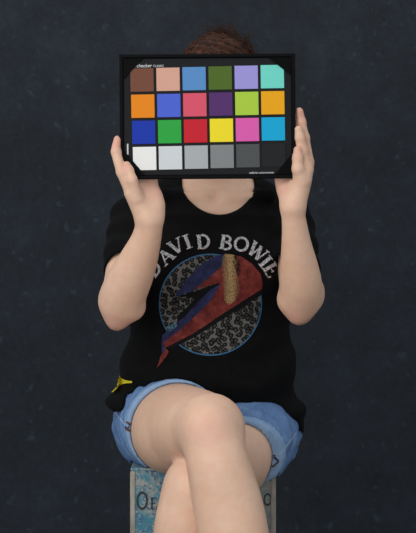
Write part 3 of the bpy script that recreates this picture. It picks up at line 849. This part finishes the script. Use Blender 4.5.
strip('side_seam', line((112, 408), (126, 426), 10), .7, mst, sh_o, .0009)

# ------------------------------------------------------------ the colour chart in its frame
CY = -.300
sC = (CY-CAM_Y)/FPX
def cl(px, py, c0=(207.6, 116.2)): return ((px-c0[0])*sC, -(py-c0[1])*sC)
cc = Wp(207.6, 116.2, CY)
chart = empty('color_chart', tuple(cc), 'black framed photographic colour chart with 24 square patches held in both hands', 'colour chart')
chart.rotation_euler = (0, math.radians(-.35), 0)
HWc, HHc = 88.0*sC, 62.4*sC
mfr = NT('black_frame'); mfr.set(Base_Color=(.0032, .0034, .0040, 1), Roughness=.55, Specular_IOR_Level=.06); mfr.bump(mfr.noise(500, 3), .1, .0003)
mcd = NT('charcoal_card'); mcd.set(Base_Color=mcd.ramp(mcd.noise(300, 3), [(.3, (.0100, .0104, .0115, 1)), (.7, (.0135, .0138, .015, 1))]), Roughness=.6, Specular_IOR_Level=.12)
mcn = NT('black_corner'); mcn.set(Base_Color=(.0026, .0027, .0030, 1), Roughness=.55, Specular_IOR_Level=.05)
# frame profile swept round the rectangle: (inset, y)
prof = [(0, .013), (0, .001), (.0012, 0), (.0052, 0), (.0068, .0012), (.0078, .0034), (.0078, .013)]
bm = bmesh.new(); rings = []
for ins, y in prof:
    rings.append([bm.verts.new((sx*(HWc-ins), y, sz*(HHc-ins))) for sx, sz in ((-1, -1), (1, -1), (1, 1), (-1, 1))])
for a, b in zip(rings, rings[1:]+rings[:1]):
    for i in range(4): bm.faces.new((a[i], a[(i+1) % 4], b[(i+1) % 4], b[i]))
bm_obj('frame', bm, mfr, chart) if False else bm_obj('frame', bm, mfr.m, chart)
bm = bmesh.new(); add_box(bm, (-HWc+.0075, .0036, -HHc+.0075), (HWc-.0075, .0115, HHc-.0075)); bm_obj('card', bm, mcd.m, chart)
ILL = .86
PAT = [(113, 72, 58), (205, 157, 138), (86, 136, 188), (78, 102, 42), (152, 144, 206), (110, 206, 190),
       (222, 130, 30), (76, 98, 200), (210, 84, 104), (84, 50, 104), (164, 196, 66), (226, 160, 28),
       (30, 56, 160), (48, 158, 66), (192, 38, 50), (232, 212, 46), (212, 92, 166), (0, 160, 204),
       (226, 225, 222), (200, 204, 206), (164, 168, 170), (126, 128, 129), (78, 80, 81), (35, 36, 38)]
NAMES = ['brown', 'light skin', 'sky blue', 'olive green', 'lavender', 'turquoise', 'orange', 'cobalt blue', 'coral red', 'dark purple', 'yellow-green', 'amber',
         'dark blue', 'green', 'red', 'yellow', 'pink', 'cyan', 'white', 'pale grey', 'light grey', 'mid grey', 'dark grey', 'black']
pw = 23.3*sC
bmb = bmesh.new(); add_box(bmb, (-pw/2, 0, -pw/2), (pw/2, .0014, pw/2), .0003); pm = bpy.data.meshes.new('patch'); bmb.to_mesh(pm); bmb.free()
for i, c3 in enumerate(PAT):
    r, c = divmod(i, 6)
    mm = NT(NAMES[i].replace(' ', '_')+'_patch')
    base = rgb(*c3, 1/ILL); base = tuple(max(.004, x-.008) for x in base[:3])+(1,)
    b2 = tuple(x*.975 for x in base[:3])+(1,)
    mm.set(Base_Color=mm.mix(mm.noise(90, 3), base, b2), Roughness=.62, Specular_IOR_Level=.2)
    me = pm.copy(); me.name = 'patch'; me.materials.append(mm.m)
    o = link(bpy.data.objects.new('patch', me), chart); o['label'] = NAMES[i]+' patch'
    px = 142.15+c*26.1+r*.72*(1-c/5*.55); py = 79.4+r*26.2-c*.52+(c/5)*r*.0
    x, z = cl(px, py); o.location = (x, .0024, z); o.rotation_euler = (0, math.radians(-.6), 0)
# four mount corners
for sx, sz in ((-1, 1), (1, 1), (-1, -1), (1, -1)):
    ex, ez = sx*(HWc-.0072), sz*(HHc-.0072)
    Lx, Lz = {(-1, 1): (.0355, .0375), (1, 1): (.0405, .0335), (-1, -1): (.038, .044), (1, -1): (.031, .036)}[(sx, sz)]
    bm = bmesh.new()
    pts = [(ex, ez), (ex-sx*Lx, ez), (ex-sx*(Lx-.003), ez-sz*.003), (ex-sx*.003, ez-sz*(Lz-.003)), (ex, ez-sz*Lz)]
    if sx*sz < 0: pts = pts[::-1]
    add_prism(bm, pts, .0004, .0023)
    bmesh.ops.bevel(bm, geom=[e for e in bm.edges], offset=.0004, segments=1, affect='EDGES')
    bm_obj('corner_mount', bm, mcn.m, chart)
# print on the card
mwh = NT('white_ink'); mwh.set(Base_Color=(.62, .63, .63, 1), Roughness=.6)
def text(body_, size, px, py, extr=.0, align='LEFT', shear=0, bold=0):
    cu = bpy.data.curves.new('print_text', 'FONT'); cu.body = body_; cu.size = size; cu.align_x = align; cu.shear = shear; cu.offset = bold
    tmp = bpy.data.objects.new('tmp', cu); COL.objects.link(tmp)
    dg = bpy.context.evaluated_depsgraph_get(); me = bpy.data.meshes.new_from_object(tmp.evaluated_get(dg))
    bpy.data.objects.remove(tmp)
    me.transform(Matrix.Rotation(PI/2, 4, 'X')); me.materials.clear(); me.materials.append(mwh.m); me.name = 'printed_text'
    o = link(bpy.data.objects.new('printed_text', me), chart); x, z = cl(px, py); o.location = (x, .0030, z); o.rotation_euler = (0, math.radians(-.6), 0)
    return o
text('colorchecker', .0086, 152.0, 66.6, align='RIGHT', shear=.15, bold=.0001)
text('CLASSIC', .0052, 153.4, 66.4, bold=.00003)
text('calibrite colorchecker', .0051, 274.0, 173.6, align='RIGHT', bold=.00004)
x, z = cl(127.4, 148.6)
bm = bmesh.new(); add_box(bm, (-.0013, 0, -.0098), (.0013, .0006, .0098)); bm_obj('white_mark', bm, mwh.m, chart, loc=(x, .0030, z))
